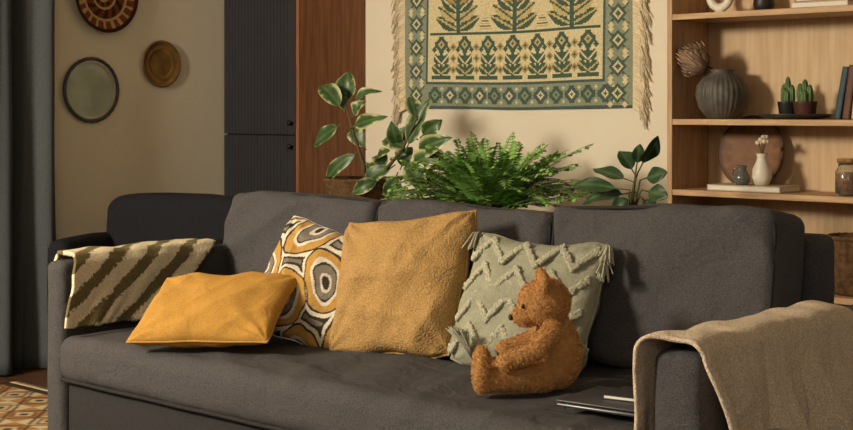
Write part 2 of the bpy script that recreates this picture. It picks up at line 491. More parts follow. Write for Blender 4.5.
b = MB(); sheet(b, bl, 90, 190, blc)
o = make('striped_blanket', b, M['knit']); solid(o, .013)
tag(o, 'cream and olive brown striped knitted blanket draped over the far sofa arm', 'blanket')

# ---------------------------------------------------------------- tan throw on the near arm
TC = SL+.06
thr = thing('throw_blanket', 'tan woven wool throw with fringe draped over the near sofa arm', 'blanket', (TC,.3,.644))
ptr = polypath([(SL-.026,.40),(SL-.019,.57)] + arc(SL+.022,.608,.038,pi,pi/2) + arc(SL+.096,.608,.038,pi/2,0) + [(SL+.144,.57),(SL+.168,.42)], 70)
def tb(u, v):
    k = u*70; i = min(69, int(k)); p = ptr[i].lerp(ptr[i+1], k-i)
    dn = max(0, (u-.62)/.38); di = max(0, (.34-u)/.34)
    y = -.010 + .66*v + .018*noise.noise(Vector((u*4, v*2, 0)))
    f = (.024*math.sin(v*15+2*u) + .024*noise.noise(Vector((v*8, u*2.5, 7))) + .014*noise.noise(Vector((v*20, u*4, 9))))
    z = p.y + .014*noise.noise(Vector((v*7, u*4, 3))) + .012
    if dn > .9: z += .02*math.sin(v*7)
    return (p.x - TC + (abs(f)*1.3+.004)*dn*1.3 - abs(f)*.5*di, y-.3, z-.644)
b = MB(); sheet(b, tb, 90, 130)
o = make('cloth', b, M['throw'], thr); solid(o, .008)
b = MB()
for k in range(120):
    v = k/119; p = Vector(tb(1, v))
    q = [p, p+Vector((.004+RN.uniform(-.004,.006), RN.uniform(-.006,.006), -.022)), p+Vector((RN.uniform(-.006,.010), RN.uniform(-.01,.01), -.05+RN.uniform(-.008,.008)))]
    tube(b, q, .0018, 5)
make('fringe', b, M['throw'], thr)

# ---------------------------------------------------------------- laptop and notebook
lp = thing('laptop', 'closed slim grey laptop lying on the sofa seat beside the tan throw', 'laptop', (1.855,.235,.453), (0,0,rd(6)))
b = MB(); rbox(b, -.13,.13,-.095,.095,0,.009,.004); make('base', b, M['lap'], lp)
b = MB(); rbox(b, -.13,.13,-.095,.095,.0105,.016,.003); make('lid', b, M['lapd'], lp)
nb = thing('notebook', 'small dark notebook with pale page edges lying on the closed laptop', 'notebook', (1.880,.262,.4695), (0,0,rd(10)))
b = MB(); rbox(b, -.078,.078,-.055,.055,0,.002,.0008); make('cover', b, M['bkdark'], nb)
b = MB(); rbox(b, -.076,.076,-.053,.053,.0021,.0085,.001); make('pages', b, M['page'], nb)
b = MB(); rbox(b, -.078,.078,-.055,.055,.0086,.0106,.0008); make('cover', b, M['bkdark'], nb)

# ---------------------------------------------------------------- teddy bear
bear = thing('teddy_bear', 'curly orange brown plush teddy bear sitting sideways in front of the sage pillow', 'toy', (1.582,.298,.446), (0,0,rd(-50)))
bear.scale = (.96,.96,.96)
mb = MB()
ball(mb, (0,.026,.086), (.062,.058,.084)); ball(mb, (0,.020,.134), (.050,.046,.050)); ball(mb, (0,.010,.053), (.066,.062,.052))
HT = Matrix.Rotation(rd(2), 3, 'Z') @ Matrix.Rotation(rd(20), 3, 'X')
def hp(p): return HT @ Vector(p) + Vector((0,-.004,.212))
ball(mb, hp((0,0,0)), (.065,.061,.059)); ball(mb, hp((0,-.056,-.016)), (.032,.036,.026)); ball(mb, hp((0,-.022,.014)), (.050,.042,.040))
for sx in (-1,1):
    ball(mb, hp((sx*.049,.010,.050)), (.027,.014,.027))
    for k in range(12):
        f = k/11
        p = Vector((sx*.042,-.010,.038)).lerp(Vector((sx*.068,-.146,.032)), f); r = .036-.007*f
        ball(mb, p, r, 12, 8)
    ball(mb, (sx*.070,-.160,.046), (.032,.023,.047), 14, 10)
    for k in range(16):
        f = k/15
        p = Vector((sx*.054,.010,.152)).lerp(Vector((sx*.090,-.028,.108)), min(1,f*2))
        if f > .5: p = Vector((sx*.090,-.028,.108)).lerp(Vector((sx*.086,-.100,.080)), f*2-1)
        ball(mb, p, .024-.003*f + (.003 if k == 15 else 0), 12, 8)
bo = make('body', mb, M['bear'], bear)
md = bo.modifiers.new('r', 'REMESH'); md.mode = 'VOXEL'; md.voxel_size = .0034
ms = bo.modifiers.new('s', 'SMOOTH'); ms.iterations = 3
dg = bpy.context.evaluated_depsgraph_get()
me = bpy.data.meshes.new_from_object(bo.evaluated_get(dg)); bo.modifiers.clear(); bo.data = me
FB = lin(206,158,102)
me.update()
while me.color_attributes: me.color_attributes.remove(me.color_attributes[0])
ca = me.color_attributes.new('Col', 'FLOAT_COLOR', 'POINT')
for i, v in enumerate(me.vertices):
    ca.data[i].color = (FB[0]*.72, FB[1]*.68, FB[2]*.62, 1)
if not me.materials: me.materials.append(M['bear'])
me.polygons.foreach_set('use_smooth', [True]*len(me.polygons))
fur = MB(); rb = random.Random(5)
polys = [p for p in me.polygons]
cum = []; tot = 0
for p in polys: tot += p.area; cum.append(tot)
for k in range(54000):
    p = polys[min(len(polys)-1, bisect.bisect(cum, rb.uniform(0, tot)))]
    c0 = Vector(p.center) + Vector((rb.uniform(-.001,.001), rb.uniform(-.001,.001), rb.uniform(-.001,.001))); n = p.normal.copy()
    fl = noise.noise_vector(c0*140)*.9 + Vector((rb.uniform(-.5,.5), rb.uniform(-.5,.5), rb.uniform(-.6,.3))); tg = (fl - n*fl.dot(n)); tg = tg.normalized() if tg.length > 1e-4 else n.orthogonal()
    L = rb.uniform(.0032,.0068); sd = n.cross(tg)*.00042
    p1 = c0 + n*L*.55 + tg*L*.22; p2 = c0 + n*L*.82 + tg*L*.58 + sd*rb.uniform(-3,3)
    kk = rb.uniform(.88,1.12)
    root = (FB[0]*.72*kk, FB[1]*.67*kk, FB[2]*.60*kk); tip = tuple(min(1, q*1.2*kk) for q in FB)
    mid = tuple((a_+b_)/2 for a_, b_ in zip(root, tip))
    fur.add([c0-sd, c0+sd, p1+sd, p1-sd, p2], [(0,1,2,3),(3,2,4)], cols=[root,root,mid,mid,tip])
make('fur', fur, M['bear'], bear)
for sx in (-1,1):
    b = MB(); ball(b, hp((sx*.031,-.055,.013)), .0060, 14, 10); make('eye', b, M['eye'], bear)
b = MB(); ball(b, hp((0,-.093,-.006)), (.012,.006,.008), 14, 10); make('nose', b, M['nose'], bear)

# ================================================================ armchair behind the sofa
ac = thing('armchair', 'dark slate upholstered armchair standing between the sofa and the plate wall', 'armchair', (-1.137,1.156,0), (0,0,rd(25)))
def acp(q, u, v, w):
    q.z -= .035*abs(u)**6*max(0,w)
    q.y += -.03*u*u
    return q
b = MB(); softbox(b, .64,.12,.53,.05,(30,8,20), crown=(0,.02,.01), amp=.003, seed=2, post=acp)
b.xf(Matrix.Translation((0.0,.27,.47)) @ Matrix.Rotation(rd(-6),4,'X')); make('backrest', b, M['chair'], ac)
for sx in (-1,1):
    b = MB(); softbox(b, .10,.50,.385,.045,(8,24,14), crown=(.005,0,.01), amp=.003, seed=sx+4, cen=(sx*.315,.06,.375)); make('arm', b, M['chair'], ac)
b = MB(); softbox(b, .53,.50,.14,.045,(20,20,8), crown=(0,0,.02), amp=.003, seed=6, cen=(0,-.02,.36)); make('seat_cushion', b, M['chair'], ac)
b = MB(); rbox(b, -.30,.30,-.24,.30,.16,.30,.02); make('base', b, M['chair'], ac)
for sx in (-1,1):
    for sy in (-1,1):
        b = MB(); tube(b, [(sx*.27,sy*.21+.03,.19),(sx*.29,sy*.23+.03,0)], [.02,.013], 12); make('leg', b, M['steel'], ac)

# ================================================================ wardrobe
WX0, WX1, WY0 = -1.745, -1.206, 2.061
wd = thing('wardrobe', 'tall dark wardrobe with ribbed doors and red brown wooden side', 'wardrobe', (-1.476,2.28,0))
def loc(b, o): return b.xf(Matrix.Translation(-Vector(o.location)))
b = MB(); rbox(b, WX0, WX1-.022, WY0+.022, 2.495, 0, 2.3, .002); make('body', loc(b,wd), M['ward'], wd, False)
b = MB(); rbox(b, WX1-.021, WX1, WY0, 2.495, 0, 2.3, .002); make('side_panel', loc(b,wd), M['walnut'], wd, False)
for (z0, z1, hz) in ((.06,.978,.93), (.986,2.28,1.04)):
    b = MB(); nrib = 19; x0, x1 = WX0+.004, WX1-.024
    prof = [(x0, WY0+.02), (x0, WY0)]
    for k in range(nrib):
        xa = x0+.035+(x1-x0-.07)*k/nrib; st = (x1-x0-.07)/nrib
        prof += [(xa, WY0), (xa+st*.1, WY0+.0035), (xa+st*.2, WY0+.0035), (xa+st*.3, WY0)]
    prof += [(x1, WY0), (x1, WY0+.02)]
    n = len(prof)
    vs = [(x,y,z0) for x,y in prof] + [(x,y,z1) for x,y in prof]
    fs = [(i, (i+1)%n, n+(i+1)%n, n+i) for i in range(n)] + [tuple(range(n))[::-1], tuple(range(n,2*n))]
    b.add(vs, fs); dr = make('door', loc(b,wd), M['ward'], wd, False)
    b = MB(); px_, pz_ = WX1-.045, hz
    lathe(b, [(.004,0),(.005,.012),(.011,.016),(.012,.022),(.008,.026),(.001,.027)], 20)
    b.xf(Matrix.Translation((px_, WY0, pz_)) @ Matrix.Rotation(pi/2,4,'X')); make('knob', loc(b,wd), M['steel'], dr)

# ================================================================ curtain, rod
def cu(u, v):
    y = -.15 + 1.20*u; z = 2.42 - 2.41*v
    fr = .5+.5*v
    ph = u*11*2*pi*.5
    return (-1.63 + (.045*math.sin(ph + .5*math.sin(v*3)) + .018*math.sin(ph*2.3+v*2))*(.75+.35*v), y + .012*math.cos(ph*1.1)*fr + .01*noise.noise(Vector((u*6,v*4,0))), z)
b = MB(); sheet(b, cu, 260, 40); o = make('curtain', b, M['curtain']); solid(o, .003)
tag(o, 'slate grey curtain hanging in deep folds beside the wall plates', 'curtain')
rod = thing('curtain_rod', 'black steel curtain rod above the slate curtain', 'curtain rod', (-1.63,.45,2.44))
b = MB(); tube(b, [(0,-1.6,0),(0,.68,0)], .012, 14); make('pole', b, M['steel'], rod)
for y in (-1.5,.62):
    b = MB(); tube(b, [(0,y,0),(-.121,y,0)], .008, 10); make('bracket', b, M['steel'], rod)

# ================================================================ plates on the left wall
def wallpt(px, py, x=XL):
    a = (px-426.5)/FPX; dx = x-CAM.x
    dy = dx*(-a*sT - cT)/(sT - a*cT)
    Y = -dx*sT + dy*cT
    return Vector((x, CAM.y+dy, CAM.z-(py-110)*Y/FPX)), Y
p, Y = wallpt(90,90); r = 33*Y/FPX
t = thing('wall_plate', 'round grey pewter tray with dark rim, nearest the curtain on the wall', 'wall plate', p+Vector((.001,0,0)), (0,pi/2,0), 'plates on the left wall')
b = MB(); lathe(b, [(.001,.007),(r*.5,.007),(r*.76,.0072),(r*.84,.010),(r*.915,.013),(r*.915,.004),(r*.5,0),(.001,0)], 64); make('dish', b, M['pewter'], t)
b = MB(); lathe(b, [(r*.905,.004),(r*.905,.015),(r*.95,.017),(r,.013),(r*.99,.006),(r*.95,.003)], 64, rf=lambda g,z: 1+.006*math.cos(g*36)); make('rim', b, M['pewterd'], t)
p, Y = wallpt(160,64); r = 23.5*Y/FPX
t = thing('wall_plate', 'small dark brass plate beside the wardrobe', 'wall plate', p+Vector((.001,0,0)), (0,pi/2,0), 'plates on the left wall')
b = MB(); lathe(b, [(.001,.006),(r*.5,.006),(r*.60,.0065),(r*.66,.010),(r*.70,.009),(r*.88,.011),(r*.94,.016),(r,.014),(r*.7,0),(.001,0)], 56); make('dish', b, M['brassd'], t)
p, Y = wallpt(103,-4); r = 37*Y/FPX
BR, DB, TN = lin(124,70,42), lin(66,40,28), lin(196,164,114)
def bcol(g, rr, z, i):
    q = rr/r
    if q < .18: return TN
    if q < .30: return BR if (g*8/(2*pi)) % 1 < .5 else DB
    if q < .38: return TN
    if q < .62: return DB if ((g*12/(2*pi)) + q*2.2) % 1 < .5 else BR
    if q < .70: return TN
    if q < .90: return BR if ((g*20/(2*pi))) % 1 < .65 else TN
    return DB
t = thing('wall_plate', 'woven brown and straw basket plate hanging highest on the wall', 'wall plate', p+Vector((.001,0,0)), (0,pi/2,0), 'plates on the left wall')
b = MB(); lathe(b, [(r*max(.004,k/44), .006+.03*(k/44)**2+.0018*math.sin(k*1.57)) for k in range(45)] + [(r*.98,.026),(r*.6,.002),(.001,0)], 144, cf=bcol); make('basket_weave', b, M['woven'], t)

# ================================================================ tapestry
TX0, TX1, TZ0, TH_ = -.925, .345, 1.105, .66
W_, H_ = 220, 114
CREAM, GREEN, GOLD, NAVY, SAGE, LGOLD = lin(222,208,164), lin(58,88,74), lin(178,150,90), lin(64,88,88), lin(140,148,126), lin(200,180,124)
G = [[CREAM]*W_ for _ in range(H_)]
def px(x, y, c_):
    x = int(x); y = int(y)
    if 0 <= x < W_ and 0 <= y < H_: G[y][x] = c_
def diamond(cx, cy, r_, c_):
    for y in range(-r_, r_+1):
        for x in range(-r_, r_+1):
            if abs(x)+abs(y) <= r_: px(cx+x, cy+y, c_)
def rect(x0,y0,x1,y1,c_):
    for y in range(y0,y1):
        for x in range(x0,x1): px(x,y,c_)
def line(x0,y0,x1,y1,c_,w=1):
    n = int(max(abs(x1-x0),abs(y1-y0)))*2+1
    for k in range(n+1):
        x = x0+(x1-x0)*k/n; y = y0+(y1-y0)*k/n
        for i in range(w): px(x+i, y, c_)
BW = 25
rect(0,0,W_,21,SAGE); rect(0,0,BW,H_,SAGE); rect(W_-BW,0,W_,H_,SAGE)
rect(0,0,W_,2,NAVY); rect(BW,19,W_-BW,21,NAVY); rect(BW-2,19,BW,H_,NAVY); rect(W_-BW,19,W_-BW+2,H_,NAVY)
def blossom(cx, cy, r_, c_):
    for a in range(110):
        g = 2*pi*a/110; rr = r_*(.62+.38*abs(math.cos(2*g)))
        for q in range(int(rr*2)): px(round(cx+q*.5*math.cos(g)), round(cy+q*.5*math.sin(g)), c_)
for k in range(12):
    cx = BW+7+k*15
    c1 = NAVY if k%2 else GREEN
    blossom(cx, 10, 7, c1); diamond(cx, 10, 3, CREAM if k%2 else SAGE); diamond(cx, 10, 1, c1)
    diamond(cx+7, 5, 1, CREAM); diamond(cx+7, 15, 1, CREAM)
for sx in (12, W_-13):
    for k in range(7):
        cy = 10+k*19
        for d in (-1,1):
            for e in (-1,1):
                line(sx, cy, sx+d*8, cy+e*7, GREEN if k%2 else NAVY, 2)
                diamond(sx+d*6, cy+e*8, 2, CREAM)
        diamond(sx, cy, 7, NAVY if k%2 else GREEN); diamond(sx, cy, 4, CREAM); diamond(sx, cy, 2, GREEN)
inner0, inner1 = BW+2, W_-BW-2
def leafm(cx, cy, ang, L, w, c_, c2):
    for i in range(int(L*2)+1):
        t = i/(L*2); ww = w*math.sin(pi*min(1,t*.95+.03))
        for j in range(-int(ww*2), int(ww*2)+1):
            jj = j*.5
            x = cx+L*t*math.cos(ang)-jj*math.sin(ang); y = cy+L*t*math.sin(ang)+jj*math.cos(ang)
            px(round(x), round(y), c2 if abs(jj) < .6 else c_)
for k in range(7):                            # stepped blossoms, closely set
    cx = inner0 + 11 + k*24
    rect(cx-9,23,cx+10,26,GREEN); rect(cx-1,26,cx+2,46,GREEN)
    for d in (-1,1):
        leafm(cx, 27, pi/2-d*.95, 11, 3.4, GREEN, LGOLD); leafm(cx, 35, pi/2-d*.85, 10, 3.2, GREEN, CREAM)
        diamond(cx+d*7, 46, 2, GREEN)
    blossom(cx, 50, 7, GREEN); diamond(cx,50,3,LGOLD); diamond(cx,50,1,NAVY)
    if k < 6:
        bx_ = cx+12
        for q in range(3): diamond(bx_,30+q*9,3,GOLD); diamond(bx_,30+q*9,1,NAVY)
rect(inner0,58,inner1,60,GREEN)
for k in range(3):                            # big leafy sprays above
    cx = inner0 + 28 + k*56
    for q in range(5):
        for d in (-1,1):
            leafm(cx, 61+q*7, pi/2-d*(1.12-.09*q), 25-q*1.6, 4.6, (GREEN, LGOLD, GREEN, GOLD, NAVY)[q], (LGOLD, GREEN, CREAM, GREEN, LGOLD)[q])
    leafm(cx, 92, pi/2, 16, 6, GREEN, CREAM)
    rect(cx-1,60,cx+3,96,GREEN)
for k in range(2):
    cx = inner0 + 56 + k*56
    for q in range(5): rect(cx-6+q,62+q*2,cx+7-q,63+q*2,GREEN if q%2 else LGOLD)
    blossom(cx, 98, 11, GREEN); diamond(cx,98,5,CREAM); diamond(cx,98,2,NAVY)
mb = MB(); cw = (TX1-TX0)/W_; ch = TH_/H_
def ty(x, z):
    return YB-.012-.006*math.sin(x*7+1)-.004*math.sin(x*13+z*5)
rj_ = random.Random(2)
for j in range(H_):
    for i in range(W_):
        x0, z0 = TX0+i*cw, TZ0+j*ch
        wob = lambda x: .004*math.sin(x*5.5)
        q = [(x0, ty(x0,z0), z0+wob(x0)), (x0+cw, ty(x0+cw,z0), z0+wob(x0+cw)), (x0+cw, ty(x0+cw,z0+ch), z0+ch+wob(x0+cw)), (x0, ty(x0,z0+ch), z0+ch+wob(x0))]
        kf = rj_.uniform(.90,1.08); c_ = G[j][i]
        c_ = tuple((v*.93 + m_*.07)*kf for v, m_ in zip(c_, lin(186,178,146)))
        mb.add(q, [(0,1,2,3)], c_)
tp = thing('tapestry', 'handwoven cream, green and gold tapestry with fringed sides hanging on the wall', 'tapestry', ((TX0+TX1)/2, YB-.014, TZ0+TH_))
o = make('cloth', loc(mb,tp), M['woven'], tp)
for side in (-1,1):
    b = MB()
    for k in range(280):
        z = TZ0 + TH_*k/279; x = TX0 if side < 0 else TX1
        L = RN.uniform(.06,.10)
        p0 = Vector((x, ty(x,z), z)); p1 = p0+Vector((side*L*.55, RN.uniform(-.008,.002), -L*.25)); p2 = p1+Vector((side*L*RN.uniform(.05,.4), RN.uniform(-.004,.002), -L*RN.uniform(.5,.9)))
        for q in (p0,p1,p2): q.y = min(q.y, YB-.003)
        k_ = RN.uniform(.85,1.1)
        tube(b, [p0,p1,p2], .0026, 4, col=tuple(v*k_ for v in lin(236,220,186)))
    make('fringe', loc(b,tp), M['woven'], tp)
b = MB(); tube(b, [(TX0-.03,YB-.012,TZ0+TH_+.004),(TX1+.03,YB-.012,TZ0+TH_+.004)], .009, 12); make('hanging_rod', loc(b,tp), M['walnut'], tp)

# ================================================================ bench and plants behind the sofa
bn = thing('bench', 'low wooden plant bench hidden behind the sofa under the plants', 'bench', (.17,1.78,0))
b = MB(); rbox(b, -.84,.84,-.19,.19,.42,.45,.005); make('top', b, M['walnut'], bn)
for sx in (-1,1):
    for sy in (-1,1):
        b = MB(); rbox(b, sx*.78-.02, sx*.78+.02, sy*.15-.02, sy*.15+.02, 0, .42, .003); make('leg', b, M['walnut'], bn)
VIEW = Vector((.62,-.78,.15))
p0 = at(360,190,1.76); rp = thing('potted_rubber_plant', 'tall variegated rubber plant with cream-edged leaves in a wicker basket', 'plant', (p0.x,1.76,.45))
RB = Vector((p0.x,1.76,.45))
b = MB(); lathe(b, [(.09,0),(.105,.005),(.125,.15),(.140,.33),(.146,.352),(.150,.362),(.146,.372),(.136,.366),(.128,.33),(.11,.30),(.001,.30)], 48, rf=lambda g,z: 1+.012*math.cos(g*24)); make('basket', b, M['wicker'], rp)
b = MB(); lathe(b, [(.112,.301),(.112,.325),(.06,.33),(.001,.332)], 24); make('soil', b, M['soil'], rp)
stems = [[(366,192),(364,165),(354,135),(346,105)], [(372,192),(384,172),(402,150),(418,116)], [(374,192),(398,180),(420,168)]]
b = MB()
for st in stems:
    q = [at(x,y,1.76 - .02*i) - RB for i,(x,y) in enumerate(st)]
    q[0] = Vector((q[0].x, q[0].y, .31)); tube(b, q, [.009,.008,.006,.004][:len(q)], 8)
make('stem', b, M['bark'], rp)
LG, LG2, LC = lin(56,82,47), lin(86,112,63), lin(186,188,136)
def rubc(seed):
    lim = .86 + .16*math.sin(seed*2.7)
    def f(t, j):
        e = abs(j) + .40*noise.noise(Vector((t*6, j*2, seed)))
        if e > lim: return LC
        if e > lim-.22: return LG2
        return LG if abs(j) > .05 else LG2
    return f
LV = [(346,106,349,68,.075),(343,110,320,82,.07),(350,108,382,86,.045),(341,124,313,145,.065),(350,128,388,113,.05),(360,150,325,182,.055),
      (366,150,352,124,.06),(398,150,391,118,.055),(405,152,430,96,.065),(414,156,452,133,.07),(395,165,364,186,.06),(410,168,440,151,.08),
      (398,172,388,200,.06),(416,120,409,94,.055),(420,138,442,117,.06),(372,165,390,149,.055),(408,150,382,136,.06),(420,165,458,161,.06),
      (352,118,366,97,.045),(345,112,337,89,.05),(416,116,425,97,.045),(404,160,426,188,.075),(418,140,399,127,.06),(364,160,382,182,.06),
      (400,170,412,142,.065),(406,176,444,182,.07),(392,178,408,202,.065),(384,172,376,150,.055),(380,180,352,190,.05)]
b = MB()
for i, (x0,y0,x1,y1,w) in enumerate(LV):
    rr = random.Random(i)
    yy = 1.74+rr.uniform(-.06,.06); a = at(x0,y0,yy)-RB; e = at(x1,y1,yy+rr.uniform(-.07,.05))-RB
    pet = a.lerp(e,.14)
    tube(b, [a, pet], .0028, 5, col=LG2)
    n = VIEW + Vector((rr.uniform(-.6,.6), rr.uniform(-.3,.3), rr.uniform(-.1,.7)))
    leaf(b, pet, e, w*1.2, n, bend=rr.uniform(.005,.035), fold=rr.uniform(.1,.35), cf=rubc(i), m=16, shape=.8)
make('foliage', b, M['leafa'], rp)
# fern
fp = at(488,190,1.76); fe = thing('potted_fern', 'bushy bright green fern between the rubber plant and the dark-leaved plant', 'plant', (fp.x,1.76,.45))
b = MB(); lathe(b, [(.07,0),(.08,.004),(.11,.25),(.118,.27),(.112,.275),(.10,.25),(.001,.245)], 40); make('pot', b, M['pot'], fe)
b = MB(); lathe(b, [(.099,.246),(.099,.252),(.001,.258)], 24); make('soil', b, M['soil'], fe)
b = MB(); br = MB(); rf_ = random.Random(21)
for k in range(140):
    az = 2*pi*k/140*13.0 + rf_.uniform(-.3,.3); el = rf_.uniform(.38,1.35) if k % 6 else rf_.uniform(.0,.35); L = rf_.uniform(.25,.35) + (.11*rf_.random() if el < .9 else 0)
    p = Vector((.05*math.cos(az), .05*math.sin(az), .275)); pts = [p.copy()]; e = el
    n = 24; dr = rf_.uniform(.012,.058) if el > .36 else rf_.uniform(.0,.03); tw = rf_.uniform(-.02,.02)
    for i in range(n):
        az += tw
        d = Vector((math.cos(az)*math.cos(e), math.sin(az)*math.cos(e), math.sin(e)))
        p = p + d*L/n; pts.append(p.copy()); e -= dr*(.5+1.1*i/n)
    tube(br, pts, [.002*(1-.7*i/n) for i in range(n+1)], 4)
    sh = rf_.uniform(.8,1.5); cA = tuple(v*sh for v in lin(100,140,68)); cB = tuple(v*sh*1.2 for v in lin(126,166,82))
    for i in range(3, n):
        t_ = i/n; d = (pts[i+1]-pts[i-1]).normalized()
        sd = d.cross(Vector((0,0,1))); sd = sd.normalized() if sd.length > .05 else Vector((1,0,0))
        up = sd.cross(d)
        ln = rf_.uniform(.040,.052)*math.sin(pi*(.14+.84*t_))**.8; wd_ = L/n*1.05
        for s_ in (-1,1):
            o0 = pts[i]; tip = o0 + sd*s_*ln + d*ln*.4 + up*rf_.uniform(-.016,.004)
            mid = o0.lerp(tip,.45)
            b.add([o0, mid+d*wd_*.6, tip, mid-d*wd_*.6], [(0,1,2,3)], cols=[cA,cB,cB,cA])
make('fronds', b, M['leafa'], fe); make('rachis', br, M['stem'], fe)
# dark leaved plant
dp = at(632,205,1.74); dl = thing('potted_plant', 'dark glossy broad-leaved plant beside the bookcase behind the sofa', 'plant', (dp.x,1.74,.45))
DB_ = Vector((dp.x,1.74,.45))
b = MB(); lathe(b, [(.065,0),(.075,.004),(.1,.22),(.106,.24),(.1,.245),(.09,.22),(.001,.215)], 40); make('pot', b, M['pot'], dl)
b = MB(); lathe(b, [(.089,.216),(.089,.224),(.001,.228)], 24); make('soil', b, M['soil'], dl)
DG, DG2 = lin(48,74,44), lin(78,106,66)
LV2 = [(638,172,658,134,.05),(636,176,619,149,.055),(634,182,593,168,.055),(630,190,571,183,.05),(640,180,667,172,.05),(642,190,668,196,.055),
       (636,192,582,200,.05),(636,170,640,142,.04),(640,196,655,212,.045),(634,196,612,210,.045),(628,194,600,194,.045)]
b = MB(); bs = MB()
for i, (x0,y0,x1,y1,w) in enumerate(LV2):
    rr = random.Random(40+i); yy = 1.72+rr.uniform(-.05,.03); a = at(x0,y0,yy)-DB_; e = at(x1,y1,yy-rr.uniform(-.03,.08))-DB_
    pet = a.lerp(e,.25); root = Vector((rr.uniform(-.02,.02), rr.uniform(-.02,.02), .22))
    tube(bs, [root, root.lerp(a,.6)+Vector((0,0,.03)), a, pet], .0028, 5)
    leaf(b, pet, e, w*1.15, VIEW+Vector((rr.uniform(-.5,.5),rr.uniform(-.3,.3),rr.uniform(0,.8))), bend=rr.uniform(0,.02), fold=rr.uniform(.1,.3), m=12,
         cf=lambda t,j: DG2 if abs(j) < .05 else DG)
make('foliage', b, M['leafa'], dl); make('stem', bs, M['stem'], dl)

# ================================================================ bookcase
BX0, BX1, BY0, BY1 = .682, 1.80, 2.22, 2.492
bc = thing('bookcase', 'light oak open bookcase against the wall at the right', 'bookcase', ((BX0+BX1)/2,2.36,0))
b = MB(); rbox(b, BX0, BX0+.022, BY0, BY1, 0, 2.15, .002); make('side_panel', loc(b,bc), M['oakv'], bc, False)
b = MB(); rbox(b, BX1-.022, BX1, BY0, BY1, 0, 2.15, .002); make('side_panel', loc(b,bc), M['oakv'], bc, False)
b = MB(); rbox(b, BX0+.023, BX1-.023, BY1-.012, BY1, .02, 2.14, .001); make('back_panel', loc(b,bc), M['oakb'], bc, False)
SH = [.10, .45, .800, 1.066, 1.462, 1.82, 2.15]
for z in SH:
    b = MB(); rbox(b, BX0+.0225, BX1-.0225, BY0+.001, BY1-.013, z-.022, z, .002); make('shelf', loc(b,bc), M['oak'], bc, False)
S1, S2, S3, S4 = SH[1]+.001, SH[2]+.001, SH[3]+.001, SH[4]+.001

yv = 2.34
v0 = at(722,118,yv); k = 1/ (FPX/((-(v0.x-CAM.x))*sT+(yv-CAM.y)*cT))
hv = 49*k; rv = 26*k
t = thing('ribbed_vase', 'round ribbed grey stoneware vase on the middle shelf', 'vase', (v0.x,yv,S3))
b = MB(); lathe(b, [(.001,0),(rv*.5,0),(rv*.6,.004),(rv*.86,hv*.22),(rv,hv*.48),(rv*.94,hv*.68),(rv*.7,hv*.86),(rv*.46,hv*.93),(rv*.44,hv*.97),(rv*.52,hv),(rv*.42,hv*.99),(rv*.34,hv*.9),(rv*.6,hv*.7),(.001,hv*.3)], 120,
                 rf=lambda g,z: 1+(.022*math.cos(g*30) if .01<z<hv*.9 else 0)); make('body', b, M['vase'], t)
h0 = at(699,64,yv-.05)
pr = thing('dried_protea', 'dried beige protea flower leaning out of the ribbed vase', 'dried flower', (v0.x,yv,S3+hv*.35))
PB = Vector((v0.x,yv,S3+hv*.35)); top = h0-PB
b = MB(); tube(b, [(0,0,0),(-.005,0,hv*.55),tuple(Vector((0,0,hv*.62)).lerp(top,.55)),tuple(top)], [.004,.004,.004,.005], 8); make('stem', b, M['bark'], pr)
b = MB(); axis = Vector((-.50,-.25,.25)).normalized(); rpz = random.Random(9)
qrot = axis.to_track_quat('Z','Y').to_matrix()
for ring in range(7):
    nP = 20
    for q in range(nP):
        a = 2*pi*(q+ring*.5)/nP+rpz.uniform(-.08,.08); r0 = .020-.001*ring; r1 = (.072-.010*ring)*rpz.uniform(.85,1.1)
        base = qrot @ Vector((r0*math.cos(a), r0*math.sin(a), -.034)) + top
        tip = qrot @ Vector((r1*math.cos(a), r1*math.sin(a), .026+.011*ring+rpz.uniform(-.006,.008))) + top
        nn = qrot @ Vector((-math.cos(a), -math.sin(a), .3))
        sh = rpz.uniform(.8,1.1); cA = tuple(v*sh for v in lin(182,152,124))
        leaf(b, base, tip, .015, nn, bend=-.010, fold=.25, m=6, cf=lambda t_,j,cA=cA: tuple(v*(.5+.6*t_) for v in cA))
ball(b, top+axis*.012, .034, 12, 8, lin(130,102,78)); make('flower_head', b, M['protea'], pr)

